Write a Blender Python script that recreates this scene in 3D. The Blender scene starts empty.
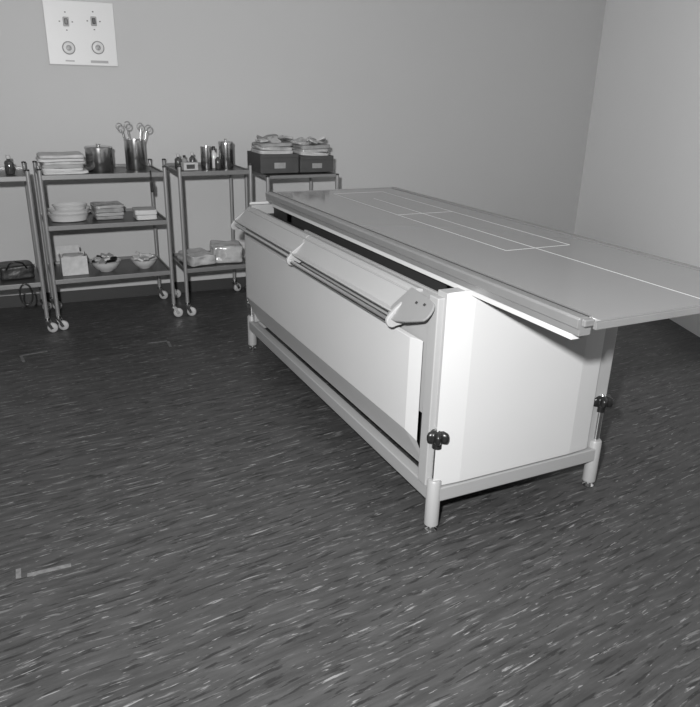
import bpy, bmesh, math, random
import numpy as np
from mathutils import Vector, Matrix
random.seed(4)
sc=bpy.context.scene
sc.view_settings.view_transform='Standard'
sc.view_settings.look='None'

# ---------------------------------------------------------------- camera
yaw,pit,rol,f=.4590,.3629,.0251,695.16
C=Vector((-1.1102,-1.6142,1.35))
F=Vector((math.sin(yaw)*math.cos(pit),math.cos(yaw)*math.cos(pit),-math.sin(pit)))
R=F.cross(Vector((0,0,1))).normalized();U=R.cross(F)
R2=R*math.cos(rol)+U*math.sin(rol);U2=-R*math.sin(rol)+U*math.cos(rol)
cd=bpy.data.cameras.new('camera');cam=bpy.data.objects.new('camera',cd);sc.collection.objects.link(cam)
M=Matrix((R2,U2,-F)).transposed().to_4x4();M.translation=C;cam.matrix_world=M
cd.sensor_fit='HORIZONTAL';cd.sensor_width=36;cd.lens=36*f/700;cd.clip_start=.05
sc.camera=cam

# ---------------------------------------------------------------- materials
def mat(name,g,rough=.5,metal=0,spec=.5,noise=0,nscale=20,coat=0,trans=0,bump=0):
    m=bpy.data.materials.new(name);m.use_nodes=True
    nt=m.node_tree;b=nt.nodes['Principled BSDF']
    c=g if isinstance(g,tuple) else (g,g,g)
    b.inputs['Base Color'].default_value=(*c,1)
    b.inputs['Roughness'].default_value=rough;b.inputs['Metallic'].default_value=metal
    b.inputs['Specular IOR Level'].default_value=spec
    b.inputs['Coat Weight'].default_value=coat
    b.inputs['Transmission Weight'].default_value=trans
    if noise or bump:
        tc=nt.nodes.new('ShaderNodeTexCoord')
        n=nt.nodes.new('ShaderNodeTexNoise');n.inputs['Scale'].default_value=nscale;n.inputs['Detail'].default_value=4
        nt.links.new(tc.outputs['Object'],n.inputs['Vector'])
        if noise:
            r=nt.nodes.new('ShaderNodeMapRange')
            r.inputs['From Min'].default_value=.3;r.inputs['From Max'].default_value=.7
            r.inputs['To Min'].default_value=g*(1-noise);r.inputs['To Max'].default_value=g*(1+noise)
            nt.links.new(n.outputs['Fac'],r.inputs['Value']);nt.links.new(r.outputs[0],b.inputs['Base Color'])
        if bump:
            bp=nt.nodes.new('ShaderNodeBump');bp.inputs['Strength'].default_value=bump;bp.inputs['Distance'].default_value=.01
            nt.links.new(n.outputs['Fac'],bp.inputs['Height']);nt.links.new(bp.outputs[0],b.inputs['Normal'])
    return m
WHITE=mat('enamel_white',.47,.5,noise=.015,nscale=3,spec=.25)
WHITE2=mat('enamel_light_grey',.31,.42,noise=.02,nscale=3,spec=.4)
PLATE=mat('grey_metal_plate',.26,.35,metal=.3,noise=.03,nscale=9)
FRAME=mat('frame_enamel',.29,.45)
RAIL=mat('aluminium_rail',.30,.32,metal=.55,noise=.04,nscale=15)
TOP=mat('tabletop_laminate',.225,.08,spec=.9,noise=.03,nscale=2)
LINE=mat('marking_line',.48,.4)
DARK=mat('dark_recess',.02,.6)
BLACK=mat('black_plastic',.012,.3)
CHROME=mat('chrome',.75,.14,metal=1)
STEEL=mat('stainless_steel',.5,.22,metal=1)
TUBE=mat('trolley_tube',.28,.35,metal=.4)
SHELF=mat('trolley_shelf',.05,.35,noise=.1,nscale=8)
SHELFE=mat('trolley_shelf_edge',.20,.35,metal=.3)
RUBBER=mat('caster_tyre',.40,.5)
CLOTH=mat('cotton_cloth',.52,.9,bump=.3,nscale=60)
CLOTH2=mat('grey_cloth',.34,.9,bump=.3,nscale=60)
PAPER=mat('paper_pack',.45,.7,noise=.12,nscale=25)
PAPER2=mat('paper_pack_grey',.26,.7,noise=.2,nscale=25)
BOXD=mat('dark_bin',.05,.55,noise=.1,nscale=20)
PORC=mat('enamel_bowl',.55,.2,coat=.5)
PLASTIC=mat('plastic_bag',.36,.18,spec=.8,noise=.3,nscale=14,bump=.6)
GLASSD=mat('dark_bottle',.05,.12,spec=.8)
BAG=mat('black_leather',.02,.4,bump=.4,nscale=30)
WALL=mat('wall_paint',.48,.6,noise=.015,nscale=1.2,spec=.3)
WALLR=mat('wall_paint_brightened',.84,.6,noise=.015,nscale=1.2,spec=.3)  # lighter base colour stands in for stronger light on the right wall
SKIRT=mat('skirting_dark',.035,.5)
CEIL=mat('ceiling_paint',.6,.9)
PANEL=mat('switch_panel_white',.62,.4)
DIALM=mat('dial_grey',.28,.4)
TAPE=mat('floor_tape',.15,.6,noise=.25,nscale=60)
TAPE2=mat('floor_tape_worn',.13,.6,noise=.3,nscale=60)

def floor_mat():
    m=bpy.data.materials.new('marbled_linoleum');m.use_nodes=True
    nt=m.node_tree;N=nt.nodes;L=nt.links;b=N['Principled BSDF']
    tc=N.new('ShaderNodeTexCoord')
    nd=N.new('ShaderNodeTexNoise');nd.inputs['Scale'].default_value=3.0;nd.inputs['Detail'].default_value=2
    L.new(tc.outputs['Object'],nd.inputs['Vector'])
    vm=N.new('ShaderNodeVectorMath');vm.operation='MULTIPLY_ADD'
    vm.inputs[1].default_value=(.035,.035,0)
    L.new(nd.outputs['Color'],vm.inputs[0]);L.new(tc.outputs['Object'],vm.inputs[2])
    def streak(sx,sy,detail,lo,hi,off,rot=0.0,rough=.6):
        r0=N.new('ShaderNodeMapping');r0.inputs['Rotation'].default_value=(0,0,rot)
        L.new(vm.outputs[0],r0.inputs['Vector'])
        mp=N.new('ShaderNodeMapping');mp.inputs['Scale'].default_value=(sx,sy,1);mp.inputs['Location'].default_value=(off,off*.7,0)
        L.new(r0.outputs[0],mp.inputs['Vector'])
        n=N.new('ShaderNodeTexNoise');n.inputs['Scale'].default_value=1;n.inputs['Detail'].default_value=detail;n.inputs['Roughness'].default_value=rough
        L.new(mp.outputs[0],n.inputs['Vector'])
        r=N.new('ShaderNodeMapRange');r.inputs['From Min'].default_value=lo;r.inputs['From Max'].default_value=hi
        L.new(n.outputs['Fac'],r.inputs['Value']);return r.outputs[0]
    def mix(a,fac,g):
        x=N.new('ShaderNodeMix');x.data_type='RGBA'
        L.new(fac,x.inputs[0])
        if isinstance(a,float): x.inputs[6].default_value=(a,a,a,1)
        else: L.new(a,x.inputs[6])
        x.inputs[7].default_value=(g,g,g,1);return x.outputs[2]
    c=mix(.042,streak(4.5,38,6,.38,.66,0,-.09),.068)
    c=mix(c,streak(8,70,5,.56,.61,3.1,-.13),.025)
    c=mix(c,streak(8,80,6,.585,.66,7.7,-.06),.13)
    c=mix(c,streak(16,110,3,.65,.69,13.7,-.10),.21)
    c=mix(c,streak(7,72,6,.63,.68,23.7,-.14),.22)
    L.new(c,b.inputs['Base Color'])
    b.inputs['Roughness'].default_value=.42;b.inputs['Specular IOR Level'].default_value=.3
    return m
FLOOR=floor_mat()

# ---------------------------------------------------------------- helpers
def link(o,parent=None):
    sc.collection.objects.link(o)
    if parent: o.parent=parent
    return o
def empty(name,loc=(0,0,0)):
    e=bpy.data.objects.new(name,None);e.empty_display_size=.1;e.location=loc
    sc.collection.objects.link(e);return e
def mesh(name,verts,faces,m,parent=None,smooth=False,bevel=0,seg=2):
    me=bpy.data.meshes.new(name);me.from_pydata([tuple(v) for v in verts],[],faces)
    bm=bmesh.new();bm.from_mesh(me);bmesh.ops.recalc_face_normals(bm,faces=bm.faces);bm.to_mesh(me);bm.free()
    o=bpy.data.objects.new(name,me);me.materials.append(m);link(o,parent)
    if parent: o.matrix_parent_inverse=Matrix.Translation(-parent.location)
    if smooth:
        for p in me.polygons:p.use_smooth=True
    if bevel:
        b=o.modifiers.new('bevel','BEVEL');b.width=bevel;b.segments=seg;b.limit_method='ANGLE'
    return o
def box(name,x0,x1,y0,y1,z0,z1,m,parent=None,bevel=.002):
    v=[(x,y,z) for x in(x0,x1) for y in(y0,y1) for z in(z0,z1)]
    fc=[(0,1,3,2),(4,6,7,5),(0,4,5,1),(2,3,7,6),(0,2,6,4),(1,5,7,3)]
    return mesh(name,v,fc,m,parent,bevel=bevel)
def rbox(name,c,s,rz,m,parent=None,bevel=.004,rx=0,ry=0):
    Mx=Matrix.Translation(c)@Matrix.Rotation(rz,4,'Z')@Matrix.Rotation(rx,4,'X')@Matrix.Rotation(ry,4,'Y')
    v=[Mx@Vector((x*s[0]/2,y*s[1]/2,z*s[2]/2)) for x in(-1,1) for y in(-1,1) for z in(-1,1)]
    fc=[(0,1,3,2),(4,6,7,5),(0,4,5,1),(2,3,7,6),(0,2,6,4),(1,5,7,3)]
    return mesh(name,v,fc,m,parent,bevel=bevel)
def lathe(name,cx,cy,prof,m,parent=None,n=28,sx=1,sy=1,rot=0,axis=None):
    v=[];fc=[]
    for r,z in prof:
        for i in range(n):
            a=2*math.pi*i/n
            x=r*math.cos(a)*sx;y=r*math.sin(a)*sy
            v.append((cx+x*math.cos(rot)-y*math.sin(rot),cy+x*math.sin(rot)+y*math.cos(rot),z))
    for j in range(len(prof)-1):
        for i in range(n):
            k=(i+1)%n;fc.append((j*n+i,j*n+k,(j+1)*n+k,(j+1)*n+i))
    if prof[0][0]>1e-5: fc.append(tuple(range(n))[::-1])
    if prof[-1][0]>1e-5: fc.append(tuple((len(prof)-1)*n+i for i in range(n)))
    o=mesh(name,v,fc,m,parent,smooth=True)
    try: o.data.set_sharp_from_angle(angle=math.radians(40))
    except Exception: pass
    return o
def tube(name,pts,r,m,parent=None,n=12,closed=False):
    cu=bpy.data.curves.new(name,'CURVE');cu.dimensions='3D'
    s=cu.splines.new('POLY');s.points.add(len(pts)-1)
    for p,q in zip(s.points,pts):p.co=(*q,1)
    s.use_cyclic_u=closed
    cu.bevel_depth=r;cu.bevel_resolution=n//4+1;cu.use_fill_caps=True
    t=bpy.data.objects.new('tmp',cu);sc.collection.objects.link(t)
    dg=bpy.context.evaluated_depsgraph_get()
    me=bpy.data.meshes.new_from_object(t.evaluated_get(dg))
    bpy.data.objects.remove(t)
    me.name=name;me.materials.clear();me.materials.append(m)
    for p in me.polygons:p.use_smooth=True
    o=bpy.data.objects.new(name,me);link(o,parent)
    if parent: o.matrix_parent_inverse=Matrix.Translation(-parent.location)
    return o
def extr_y(name,prof,y0,y1,m,parent=None,bevel=.002):
    n=len(prof)
    v=[(x,y0,z) for x,z in prof]+[(x,y1,z) for x,z in prof]
    fc=[tuple(range(n))[::-1],tuple(range(n,2*n))]+[(i,(i+1)%n,n+(i+1)%n,n+i) for i in range(n)]
    return mesh(name,v,fc,m,parent,bevel=bevel)
def arc(cx,cy,r,a0,a1,n=8):
    return [(cx+r*math.cos(math.radians(a0+(a1-a0)*i/n)),cy+r*math.sin(math.radians(a0+(a1-a0)*i/n))) for i in range(n+1)]

# ---------------------------------------------------------------- room
def wall(name,p,q,z0,z1,t,m,bevel=0):
    p=Vector(p);q=Vector(q);d=(q-p).normalized();n=Vector((d.y,-d.x))
    a=[p,q,q+n*t,p+n*t]
    v=[(c.x,c.y,z0) for c in a]+[(c.x,c.y,z1) for c in a]
    return mesh(name,v,[(0,1,2,3),(4,5,6,7),(0,1,5,4),(1,2,6,5),(2,3,7,6),(3,0,4,7)],m)
cB0=(-3.2,3.235);cB1=(3.3,2.96);cR1=(1.85,-.766);cR2=(1.85,-3.4);cL=(-3.2,-3.4)
HR=2.7
box('floor',-3.4,3.7,-3.6,3.5,-.1,0,FLOOR,bevel=0)
box('ceiling',-3.4,3.7,-3.6,3.5,HR,HR+.1,CEIL,bevel=0)
wall('wall_back',cB0,cB1,0,HR,-.1,WALL)
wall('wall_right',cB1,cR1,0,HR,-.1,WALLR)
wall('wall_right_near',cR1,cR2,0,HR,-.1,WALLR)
wall('wall_front',cR2,cL,0,HR,-.1,WALL)
wall('wall_left',cL,cB0,0,HR,-.1,WALL)
wall('baseboard_back',cB0,(3.28,2.961),0,.075,.012,SKIRT)

# ---------------------------------------------------------------- examination table
T=empty('xray_examination_table',(0,0,0))
W=.683;L=1.848
box('frame_rail_front',.0,W,-.02,.02,.115,.165,FRAME,T,.004)
box('frame_rail_back',.0,W,L-.02,L+.02,.115,.165,FRAME,T,.004)
box('frame_rail_left',-.02,.02,0,L,.115,.165,FRAME,T,.004)
box('frame_rail_right',W-.02,W+.02,0,L,.115,.165,FRAME,T,.004)
for i,(x,y) in enumerate([(0,0),(W,0),(0,L),(W,L)]):
    lathe('leg_sleeve_%d'%(i+1),x,y,[(.02,.022),(.0235,.026),(.0235,.186),(.019,.192),(.0,.192)],FRAME,T,24)
    lathe('leg_foot_%d'%(i+1),x,y,[(.018,0),(.02,.006),(.010,.012),(.010,.03)],CHROME,T,20)
    lathe('jack_screw_%d'%(i+1),x,y,[(.0105,.18),(.0105,.335),(0,.335)],CHROME,T,16)
    v=[];n=60
    prof=[(.55,.325),(.92,.330),(1,.340),(1,.352),(.9,.361),(.55,.366),(.0,.367)]
    for s,z in prof:
        for k in range(n):
            a=2*math.pi*k/n+.3
            r=(.033+.0065*math.cos(6*a))*s if s>.5 else .03*s
            v.append((x+r*math.cos(a),y+r*math.sin(a),z))
    fc=[(j*n+k,j*n+(k+1)%n,(j+1)*n+(k+1)%n,(j+1)*n+k) for j in range(len(prof)-1) for k in range(n)]
    fc.append(tuple(range(n)))
    mesh('star_knob_%d'%(i+1),v,fc,BLACK,T,smooth=True)
    lathe('knob_hub_%d'%(i+1),x,y,[(.016,.305),(.016,.33)],BLACK,T,20)
    lathe('knob_cap_%d'%(i+1),x,y,[(.012,.366),(.010,.371),(0,.372)],CHROME,T,20)
ZB=.165;ZT=.745
box('body_core',.034,W-.034,.04,L-.04,ZB,ZT,DARK,T,.003)
def pan_front(name,y_out,y_in,x0,x1,cx,z0,z1,cz,m):
    o=[(x0,z0),(x1,z0),(x1,z1),(x0,z1)]
    i=[(x0+cx,z0+cz),(x1-cx,z0+cz),(x1-cx,z1),(x0+cx,z1)]
    v=[(x,y_in,z) for x,z in o]+[(x,y_out,z) for x,z in i]
    return mesh(name,v,[(4,5,6,7),(0,1,5,4),(1,2,6,5),(2,3,7,6),(3,0,4,7),(0,1,2,3)],m,T,bevel=.003)
pan_front('front_panel',-.022,-.009,-.012,W-.045,.095,.168,.812,.005,WHITE)
pan_front('back_panel',L+.02,L-.012,.0,W-.0,.09,.168,.80,.005,WHITE)
box('front_structure',-.004,W-.05,-.006,.05,.168,.806,WHITE2,T,.002)
box('back_structure',.0,W-.01,L-.05,L-.012,.168,.79,WHITE2,T,.002)
box('corner_column_left',-.026,.034,.012,.06,.165,.79,WHITE2,T,.003)
box('corner_column_right',W-.04,W+.02,.0,.05,.165,.80,WHITE2,T,.003)
def pan_side(name,x_out,x_in,x_bot,y0,y1,cy,z0,z1,zc,m):
    v=[(x_bot,y0,z0),(x_bot,y1,z0),(x_in,y1,z1),(x_in,y0,z1),
       (x_in,y0,zc-.02),(x_in,y1,zc-.02),
       (x_out,y0+cy,zc),(x_out,y1-cy,zc),(x_out,y1-cy,z1-.004),(x_out,y0+cy,z1-.004)]
    fc=[(6,7,8,9),(0,1,7,6),(9,8,2,3),(3,4,6,9),(0,6,4),(2,8,7,5),(1,5,7),(0,4,5,1),(4,3,2,5)]
    return mesh(name,v,fc,m,T,bevel=.002)
pan_side('side_panel_left',-.050,-.036,.016,.062,L-.03,.055,.185,.645,.325,WHITE)
pan_side('side_panel_right',W+.050,W+.036,W-.016,.062,L-.03,.055,.185,.645,.325,WHITE)
box('side_structure_left',-.022,.034,.06,L-.04,.40,.77,WHITE2,T,.002)
box('side_structure_right',W-.034,W+.022,.06,L-.04,.40,.77,WHITE2,T,.002)
def apron(sgn,xb,nm,y0,y1,m,drop=0.0):
    X=lambda d: xb-sgn*d
    prof=[(X(-.015),.777),(X(.002),.781),(X(.012),.776),(X(.066),.718-drop),(X(.078),.715-drop),(X(.084),.720-drop),(X(.088),.715-drop),(X(.080),.706-drop),(X(.062),.708-drop),(X(.0),.766),(X(-.015),.768)]
    extr_y(nm,prof,y0,y1,m,T,.0015)
apron(1,0,'apron_left_near',.16,1.035,WHITE2,.004)
apron(1,0,'apron_left_far',1.04,L-.02,WHITE2)
apron(-1,W,'apron_right',.10,L-.02,WHITE2)
tube('grab_rail_near',[(-.088,.17,.680),(-.088,1.02,.680)],.011,CHROME,T)
tube('grab_rail_far',[(-.083,1.05,.694),(-.083,1.81,.694)],.007,WHITE2,T)
def bracket(nm,y,th,s=1):
    prof=[(.0,.778),(-.03,.758),(-.08,.722)]+arc(-.086,.684,.020*s,130,300,9)+[(-.055,.668),(-.03,.68),(0,.69)]
    extr_y(nm,prof,y-th/2,y+th/2,WHITE2,T,.003)
bracket('rail_bracket_far',L-.018,.012,.9)
bracket('rail_bracket_mid',1.03,.016,1.05)
bracket('rail_bracket_near',.17,.014,1.1)
pp=[(.11,.0),(.0,.005),(-.03,.012)]+[(-.03-.022*math.sin(math.radians(a)),.042-.03*math.cos(math.radians(a))) for a in (30,60,90,120,150)]+[(-.015,.078),(.03,.094),(.075,.106),(.11,.108),(.135,.095),(.14,.07)]
v=[]
for t in (0,.008):
    for y,d in pp:
        v.append((-d*.70-.014-t*.7, y+.065, .778-d*.86+t*.7))
n=len(pp)
mesh('rail_end_plate',v,[tuple(range(n)),tuple(range(n,2*n))]+[(i,(i+1)%n,n+(i+1)%n,n+i) for i in range(n)],PLATE,T,bevel=.003)
for (y,d) in ((.10,.035),(.06,.03)):
    c=Vector((-d*.70-.020,y,.778-d*.86+.008))
    rbox('plate_screw_%d'%(int(y*100)),c,(.008,.008,.004),0,DARK,T,.001,ry=-.87)

# tabletop (floating, overhanging at the near end)
x0,x1,y0,y1,zt=.052,.788,-.495,1.727,.860
box('tabletop_panel',x0+.045,x1-.02,y0,y1,zt-.014,zt,TOP,T,.002)
extr_y('tabletop_rail_left',[(x0+.045,zt+.004),(x0+.006,zt+.004),(x0,zt-.001),(x0,zt-.022),(x0+.008,zt-.026),(x0+.008,zt-.043),(x0+.045,zt-.043)],y0+.035,y1,RAIL,T,.001)
box('tabletop_rail_groove',x0+.030,x0+.034,y0+.035,y1,zt+.003,zt+.0048,DARK,T,0)
extr_y('tabletop_rail_right',[(x1-.03,zt+.003),(x1-.002,zt+.003),(x1,zt-.001),(x1,zt-.022),(x1-.008,zt-.026),(x1-.008,zt-.040),(x1-.03,zt-.040)],y0+.035,y1,RAIL,T,.001)
box('tabletop_end_trim_near',x0+.020,x1,y0-.004,y0+.006,zt-.016,zt+.002,RAIL,T,.001)
box('tabletop_end_trim_far',x0+.0,x1,y1-.004,y1+.006,zt-.018,zt+.002,RAIL,T,.001)
rbox('rail_end_cap',(x0+.025,y0+.028,zt-.008),(.03,.012,.018),0,RAIL,T,.003)
box('rail_under_left',x0+.012,x0+.05,y0+.06,y1-.05,zt-.060,zt-.043,WHITE,T,.001)
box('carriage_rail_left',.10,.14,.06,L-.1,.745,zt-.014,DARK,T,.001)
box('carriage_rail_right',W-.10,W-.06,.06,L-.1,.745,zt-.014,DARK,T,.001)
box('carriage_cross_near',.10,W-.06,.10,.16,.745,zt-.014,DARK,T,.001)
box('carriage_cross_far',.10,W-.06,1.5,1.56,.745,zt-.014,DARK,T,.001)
box('inner_guide_strip',.040,.052,.07,1.2,.745,.772,WHITE2,T,.001)
def ln(nm,xa,xb,ya,yb): box(nm,xa,xb,ya,yb,zt-.0005,zt+.0006,LINE,T,0)
lw=.0015
ln('mark_centre',.487-lw,.487+lw,y0,1.40)
ln('mark_rect_left',.364-lw,.364+lw,.215,1.60)
ln('mark_rect_right',.640-lw,.640+lw,.215,1.60)
ln('mark_rect_near',.364,.640,.215-lw,.215+lw)
ln('mark_rect_mid',.364,.640,.95-lw,.95+lw)
ln('mark_rect_far',.364,.640,1.60-lw,1.60+lw)

# ---------------------------------------------------------------- trolleys
def trolley(name,xa,xb,ya,yb,shelves,ztop=.87,rimb=.012,rimf=.004):
    E=empty(name,(round((xa+xb)/2,3),round((ya+yb)/2,3),0))
    r=.0115
    k=0
    for x in(xa,xb):
        for y in(ya,yb):
            k+=1
            tube('leg_%d'%k,[(x,y,.085),(x,y,ztop+.040)],r,TUBE,E)
            lathe('leg_cap_%d'%k,x,y,[(r+.001,ztop+.036),(r+.001,ztop+.043),(0,ztop+.046)],BLACK,E,16)
            lathe('caster_stem_%d'%k,x,y,[(.008,.055),(.013,.07),(.013,.088)],CHROME,E,16)
            a=random.uniform(-.6,.6)
            Mx=Matrix.Translation((x+.0,y,0))@Matrix.Rotation(a,4,'Z')
            for s in(-1,1):
                v=[Mx@Vector(p) for p in [(-.012,s*.014,.072),(.012,s*.014,.072),(.034,s*.014,.028),(.018,s*.014,.022),(-.012,s*.018,.072),(.012,s*.018,.072),(.034,s*.018,.028),(.018,s*.018,.022)]]
                mesh('caster_fork_%d%s'%(k,'a' if s<0 else 'b'),v,[(0,1,2,3),(4,5,6,7),(0,1,5,4),(1,2,6,5),(2,3,7,6),(3,0,4,7)],CHROME,E)
            pts=[];n=24;fc=[]
            prof=[(0,-.011),(.022,-.011),(.028,-.008),(.0295,0),(.028,.008),(.022,.011),(0,.011)]
            for rr,yy in prof:
                for i in range(n):
                    t=2*math.pi*i/n;pts.append(Mx@Vector((.024+rr*math.cos(t),yy,.0295+rr*math.sin(t))))
            for j in range(len(prof)-1):
                for i in range(n):fc.append((j*n+i,j*n+(i+1)%n,(j+1)*n+(i+1)%n,(j+1)*n+i))
            mesh('caster_wheel_%d'%k,pts,fc,RUBBER,E,smooth=True)
    for j,z in enumerate(shelves):
        box('shelf_%d'%(j+1),xa+.008,xb-.008,ya+.008,yb-.008,z-.012,z-.004,SHELF,E,.001)
        box('shelf_rim_front_%d'%(j+1),xa,xb,ya-.006,ya+.004,z-.022,z+rimf,SHELFE,E,.002)
        box('shelf_rim_back_%d'%(j+1),xa,xb,yb-.004,yb+.006,z-.022,z+rimb,SHELFE,E,.002)
        box('shelf_rim_left_%d'%(j+1),xa-.004,xa+.006,ya,yb,z-.022,z+rimf,SHELFE,E,.002)
        box('shelf_rim_right_%d'%(j+1),xb-.006,xb+.004,ya,yb,z-.022,z+rimf,SHELFE,E,.002)
    return E
TY=2.56
trolley('instrument_trolley',-.935,-.27,TY,2.99,[.875,.60,.295])
trolley('instrument_trolley',-.185,.245,TY,2.98,[.875,.295])
trolley('instrument_trolley',.335,.80,2.50,2.93,[.850,.295],ztop=.804,rimb=-.002,rimf=-.002)
trolley('instrument_trolley',-1.66,-.995,TY-.02,2.97,[.875,.295])
ZS=.872;ZM=.597;ZL=.292

# ---------------------------------------------------------------- items
def softbox(name,c,s,rz,m,parent=None,jit=.004,sub=2,rx=0,ry=0):
    bm=bmesh.new();bmesh.ops.create_cube(bm,size=1)
    bmesh.ops.subdivide_edges(bm,edges=bm.edges,cuts=4,use_grid_fill=True)
    Mx=Matrix.Translation(c)@Matrix.Rotation(rz,4,'Z')@Matrix.Rotation(rx,4,'X')@Matrix.Rotation(ry,4,'Y')
    for v in bm.verts:
        p=Vector((v.co.x*s[0],v.co.y*s[1],v.co.z*s[2]))
        p+=Vector([random.uniform(-jit,jit) for _ in range(3)])
        if v.co.z<-.45: p.z=-s[2]/2
        v.co=Mx@p
    me=bpy.data.meshes.new(name);bm.to_mesh(me);bm.free()
    me.materials.append(m)
    o=bpy.data.objects.new(name,me);link(o,parent)
    if parent: o.matrix_parent_inverse=Matrix.Translation(-parent.location)
    for p in me.polygons:p.use_smooth=True
    ss=o.modifiers.new('sub','SUBSURF');ss.levels=1;ss.render_levels=sub
    return o
def stack(name,x,y,z,w,d,hs,mats,rz=0,jit=.0025,off=.006):
    E=empty(name,(x,y,z))
    zz=z
    for i,h in enumerate(hs):
        softbox('folded_%d'%(i+1),(x+random.uniform(-off,off),y,zz+h/2),(w*random.uniform(.90,1.02),d,h*1.0),rz+random.uniform(-.05,.05),mats[i%len(mats)],E,jit)
        zz+=h*.97
    return E
def canister(name,x,y,z,r,h,lid=True,m=STEEL):
    E=empty(name,(x,y,z))
    if lid:
        lathe('body',x,y,[(r*.96,z),(r,z+.004),(r,z+h*.86),(r*1.02,z+h*.865),(r*1.02,z+h*.87)],m,E)
        lathe('lid',x,y,[(r*1.05,z+h*.87),(r*1.05,z+h*.93),(r*.98,z+h*.97),(r*.3,z+h*.985),(r*.12,z+h*.99),(r*.12,z+h*1.02),(r*.2,z+h*1.04),(r*.2,z+h*1.06),(0,z+h*1.07)],m,E)
    else:
        lathe('body',x,y,[(r*.96,z),(r,z+.004),(r,z+h-.003),(r*1.03,z+h-.002),(r*1.03,z+h+.002),(r*.96,z+h+.002),(r*.94,z+h-.004),(r*.93,z+.008),(0,z+.008)],m,E)
    return E
def bottle(name,x,y,z,r,h,m=GLASSD,cap=PAPER):
    E=empty(name,(x,y,z))
    lathe('body',x,y,[(r*.9,z),(r,z+.003),(r,z+h*.62),(r*.8,z+h*.70),(r*.4,z+h*.76),(r*.4,z+h*.82)],m,E,20)
    lathe('cap',x,y,[(r*.5,z+h*.82),(r*.5,z+h*.98),(r*.4,z+h),(0,z+h)],cap,E,16)
    return E
def forceps(E,k,x,y,z,tx,ty,hgt):
    b=Vector((x,y,z));t=Vector((x+tx,y+ty,z+hgt))
    d=(t-b).normalized();s=d.cross(Vector((0,1,0))).normalized()
    piv=b+(t-b)*.45
    for q in(-1,1):
        e=t+s*q*.017
        tube('forceps_%d_shank%s'%(k,'a' if q<0 else 'b'),[b+s*q*-.002,piv,piv+(e-piv)*.6+s*q*.004,e],.0032,STEEL,E,8)
        c=e+d*.014+s*q*.007
        ring=[c+s*(.017*math.cos(a))+d*(.019*math.sin(a)) for a in [2*math.pi*i/20 for i in range(20)]]
        tube('forceps_%d_ring%s'%(k,'a' if q<0 else 'b'),ring,.0032,TUBE,E,8,closed=True)
stack('folded_cloth_stack',-.805,2.74,ZS,.240,.22,[.018,.016,.020,.015,.018,.020],[CLOTH,CLOTH,CLOTH2,PAPER,CLOTH,PAPER],0,.0045,.012)
canister('steel_canister',-.60,2.74,ZS,.074,.145)
E=canister('instrument_jar',-.388,2.80,ZS,.058,.17,False)
forceps(E,1,-.400,2.80,ZS+.02,-.040,-.005,.215)
forceps(E,2,-.375,2.80,ZS+.02,.050,.01,.205)
E=empty('black_clamp',(-.35,2.54,.83))
tube('clamp_hook',[(-.352,2.546,.80),(-.352,2.546,.884),(-.35,2.56,.888),(-.35,2.575,.884)],.004,BLACK,E)
softbox('clamp_body',(-.352,2.543,.80),(.018,.014,.06),0,BLACK,E,.0005)
def oval_basin(E,nm,x,y,z,a,b,h,m,rot=0):
    lathe(nm,x,y,[(a*.72,z),(a*.80,z+.004),(a*.93,z+h*.8),(a,z+h),(a*1.02,z+h),(a*1.0,z+h-.003),(a*.90,z+h*.7),(a*.7,z+.008),(0,z+.008)],m,E,32,sy=b/a,rot=rot)
E=empty('basin_stack',(-.80,2.75,ZM))
for i,(dz,s,h) in enumerate([(0,1,.05),(.022,.98,.05),(.044,.8,.05)]):
    oval_basin(E,'basin_%d'%(i+1),-.80+i*.006,2.75,ZM+dz,.120*s,.085*s,h,PORC)
stack('instrument_pack',-.580,2.79,ZM,.17,.17,[.022,.02,.025,.02],[PAPER2,CLOTH2,PAPER2,PLASTIC],.08,.003)
stack('folded_towel',-.375,2.70,ZM,.13,.15,[.03,.03],[CLOTH],0,.0015,.002)
E=empty('open_carton',(-.80,2.72,ZL))
cx,cy=-.805,2.73
for nm,dx,dy,sx,sy in(('side_l',-.07,0,.003,.13),('side_r',.07,0,.003,.13),('side_f',0,-.065,.14,.003),('side_b',0,.065,.14,.003)):
    rbox(nm,(cx+dx,cy+dy,ZL+.055),(sx,sy,.11),0,PAPER,E,.0005)
rbox('bottom',(cx,cy,ZL+.002),(.14,.13,.004),0,PAPER,E,.0005)
rbox('flap',(cx-.02,cy+.068,ZL+.125),(.13,.003,.05),0,PAPER,E,.0005,rx=-.4)
softbox('wadding',(cx,cy,ZL+.06),(.12,.11,.10),0,CLOTH,E,.006)
def bowl_with(name,x,y,z,r,h,n,mats):
    E=empty(name,(x,y,z))
    lathe('bowl',x,y,[(r*.45,z),(r*.5,z+.006),(r*.75,z+h*.35),(r*.95,z+h*.8),(r,z+h),(r*1.02,z+h),(r*.98,z+h-.004),(r*.72,z+h*.4),(r*.45,z+.012),(0,z+.012)],PORC,E,32)
    for i in range(n):
        a=i*2.4;d=r*.5*math.sqrt((i+.5)/n)
        softbox('pack_%d'%(i+1),(x+d*math.cos(a),y+d*math.sin(a),z+h*.95+.03*(1-d/r*1.6)),(.075,.035,.014),a,mats[i%len(mats)],E,.002,1,rx=random.uniform(-.5,.5),ry=random.uniform(-.6,.6))
    return E
bowl_with('supply_bowl',-.625,2.72,ZL,.088,.06,10,[PLASTIC,BLACK,PAPER,PAPER2])
bowl_with('supply_bowl',-.40,2.72,ZL,.078,.055,8,[PLASTIC,PAPER,PLASTIC])
bottle('medicine_bottle',-.135,2.80,ZS,.022,.085,GLASSD)
bottle('medicine_bottle',-.09,2.83,ZS,.018,.075,PAPER2,BLACK)
bottle('medicine_bottle',-.05,2.79,ZS,.019,.095,GLASSD)
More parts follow.
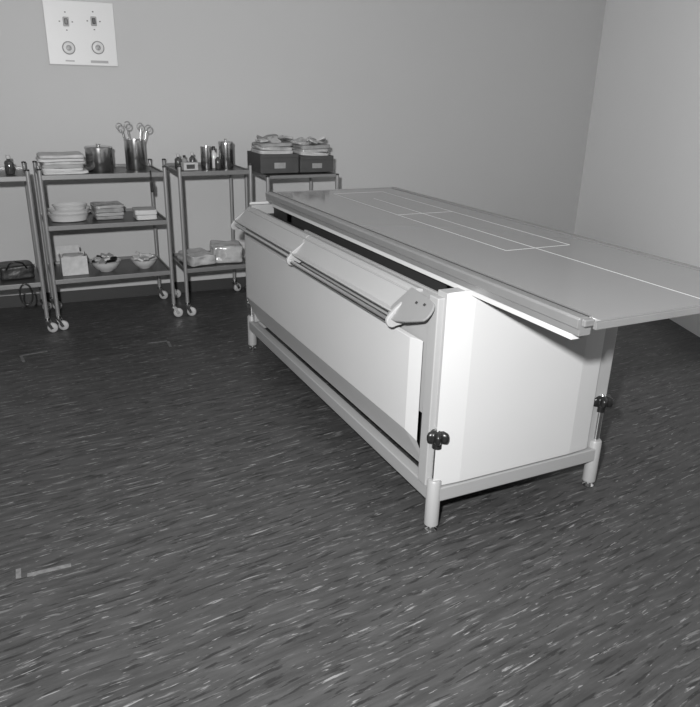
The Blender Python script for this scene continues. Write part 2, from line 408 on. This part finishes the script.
E=empty('swab_box',(-.10,2.70,ZS));rbox('carton',(-.09,2.70,ZS+.022),(.09,.05,.044),.1,PAPER,E,.002);rbox('label',(-.09,2.673,ZS+.022),(.05,.003,.025),.1,BOXD,E,.0005)
canister('instrument_jar',.025,2.74,ZS,.034,.13,False)
bottle('medicine_bottle',.082,2.78,ZS,.022,.13,PORC,BLACK)
bottle('medicine_bottle',.085,2.70,ZS,.018,.09,GLASSD,PAPER)
canister('steel_canister',.155,2.76,ZS,.044,.165)
softbox('plastic_bag',(-.07,2.73,ZL+.035),(.17,.22,.07),.2,PLASTIC,None,.010)
softbox('plastic_bag',(.125,2.74,ZL+.055),(.19,.22,.11),-.2,PLASTIC,None,.012)
def bin_(x,y,z,w,d,h):
    E=empty('storage_bin',(x,y,z))
    t=.005
    for nm,dx,dy,sx,sy in(('side_l',-w/2,0,t,d),('side_r',w/2,0,t,d),('side_f',0,-d/2,w,t),('side_b',0,d/2,w,t)):
        rbox(nm,(x+dx,y+dy,z+h/2),(sx,sy,h),0,BOXD,E,.001)
    rbox('base',(x,y,z+.003),(w,d,.006),0,BOXD,E,.001)
    rbox('front_lip',(x,y-d/2-.004,z+h-.012),(w,.006,.02),0,BOXD,E,.001)
    for i in range(4):
        softbox('pack_base_%d'%(i+1),(x+random.uniform(-.006,.006),y+random.uniform(-.01,.01),z+h-.015+i*.022),(w*random.uniform(.84,.92),d*random.uniform(.75,.88),.024),random.uniform(-.06,.06),[PAPER2,PAPER,PLASTIC,PAPER2][i],E,.004,1,ry=random.uniform(-.06,.06))
    for i in range(7):
        softbox('packet_%d'%(i+1),(x+(i/6-.5)*w*.6,y+random.uniform(-.06,.06),z+h+.072+random.uniform(0,.018)),(.06,.10,.014),random.uniform(-.6,.6),random.choice([PAPER,PAPER2,PLASTIC]),E,.003,1,ry=random.uniform(-.5,.5),rx=random.uniform(-.3,.3))
    rbox('label',(x,y-d/2-.0035,z+h*.4),(w*.3,.002,h*.3),0,PAPER2,E,.0004)
    return E
ZB3=.853
bin_(.440,2.70,ZB3,.245,.26,.115)
bin_(.69,2.70,ZB3,.225,.26,.100)
bottle('medicine_bottle',-1.075,2.72,ZS,.024,.10,GLASSD)
stack('folded_towel',-1.25,2.74,ZS,.16,.18,[.02,.02],[CLOTH2])
E=empty('black_bag',(-1.12,2.74,ZL))
softbox('bag_body',(-1.12,2.74,ZL+.04),(.18,.16,.08),.1,BAG,E,.004)
tube('bag_strap',[(-1.17,2.66,ZL+.06),(-1.15,2.63,ZL+.10),(-1.12,2.63,ZL+.115),(-1.08,2.64,ZL+.10),(-1.06,2.67,ZL+.06)],.005,BLACK,E)
E=empty('cable_loop',(-1.10,2.52,.25))
lp=[(-1.085+.032*math.cos(a),2.525,.240+.060*math.sin(a)) for a in [2*math.pi*i/24 for i in range(24)]]
tube('cable',lp,.005,BLACK,E,8,closed=True)

# ---------------------------------------------------------------- wall switch panel
E=empty('electrical_switch_panel',(-.585,3.12,1.6))
def wy(x): return 3.235+(x+3.2)*(2.96-3.235)/6.5
ang=math.atan2(2.96-3.235,6.5)
DZ=-.006
def onwall(nm,x,z,w,h,t,m,off=0,bevel=.003): return rbox(nm,(x,wy(x)-off-t/2,z+DZ),(w,t,h),ang,m,E,bevel)
onwall('plate',-.587,1.625,.385,.345,.018,PANEL)
for i,(x,z) in enumerate([(-.665,1.685),(-.512,1.695)]):
    onwall('switch_base_%d'%(i+1),x,z,.032,.05,.008,DIALM,.018)
    onwall('switch_toggle_%d'%(i+1),x,z,.018,.032,.016,BLACK,.02)
    for j,(dx,dz) in enumerate([(-.035,.0),(.035,0),(0,.05),(0,-.045)]):
        onwall('mark_%d_%d'%(i+1,j+1),x+dx,z+dz,.008,.006,.002,BLACK,.018,0)
for i,(x,z) in enumerate([(-.665,1.545),(-.502,1.553)]):
    yy=wy(x)-.018
    Mx=Matrix.Translation((x,yy,z+DZ))@Matrix.Rotation(ang,4,'Z')@Matrix.Rotation(math.pi/2,4,'X')
    for nm,prof,m in(('dial_ring_%d'%(i+1),[(.036,0),(.036,.004),(.033,.006),(.029,.003),(0,.003)],DIALM),('dial_plate_%d'%(i+1),[(.0305,.0),(.0305,.006),(.028,.007),(0,.007)],PANEL),('dial_socket_%d'%(i+1),[(.016,.005),(.016,.010),(.012,.011),(0,.011)],DIALM)):
        o=lathe(nm,0,0,prof,m,None,32);o.parent=E;o.matrix_parent_inverse=Matrix.Translation(-E.location);o.matrix_basis=Mx
    for k in range(3):
        a=2.1*k+.5
        onwall('dial_pin_%d_%d'%(i+1,k),x+.008*math.cos(a),z+.008*math.sin(a),.004,.004,.003,BLACK,.028,0)
onwall('label',-.50,1.475,.10,.014,.001,DIALM,.018,0)
onwall('label_small',-.665,1.475,.05,.008,.001,DIALM,.018,0)

# ---------------------------------------------------------------- floor marks
rbox('floor_tape_mark',(-1.145,.285,.0008),(.12,.016,.0014),-.02,TAPE,None,0)
rbox('floor_tape_mark',(-1.228,.305,.0008),(.014,.045,.0014),-.02,TAPE,None,0)
rbox('floor_tape_mark',(-1.09,2.21,.0008),(.13,.014,.0014),.15,TAPE2,None,0)
rbox('floor_tape_mark',(-1.15,2.15,.0008),(.014,.10,.0014),.1,TAPE2,None,0)
rbox('floor_tape_mark',(-.46,2.145,.0008),(.11,.014,.0014),-.05,TAPE2,None,0)
rbox('floor_tape_mark',(-.405,2.09,.0008),(.014,.10,.0014),-.05,TAPE2,None,0)

# ---------------------------------------------------------------- lights
def area(name,loc,target,size,power):
    l=bpy.data.lights.new(name,'AREA');l.energy=power;l.size=size;l.shape='DISK'
    o=bpy.data.objects.new(name,l);sc.collection.objects.link(o);o.location=loc
    o.rotation_euler=(Vector(target)-Vector(loc)).to_track_quat('-Z','Y').to_euler();return o
area('camera_flash',C-R*.16+U*.20-F*.05,(.9,2.2,1.05),.08,130)
area('ambient_fill',(-.2,.6,2.66),(-.2,.6,0),1.2,3)  # unseen overhead area light, added as weak ambient fill
w=bpy.data.worlds.new('world');sc.world=w;w.use_nodes=True
w.node_tree.nodes['Background'].inputs[0].default_value=(.5,.5,.5,1);w.node_tree.nodes['Background'].inputs[1].default_value=.3
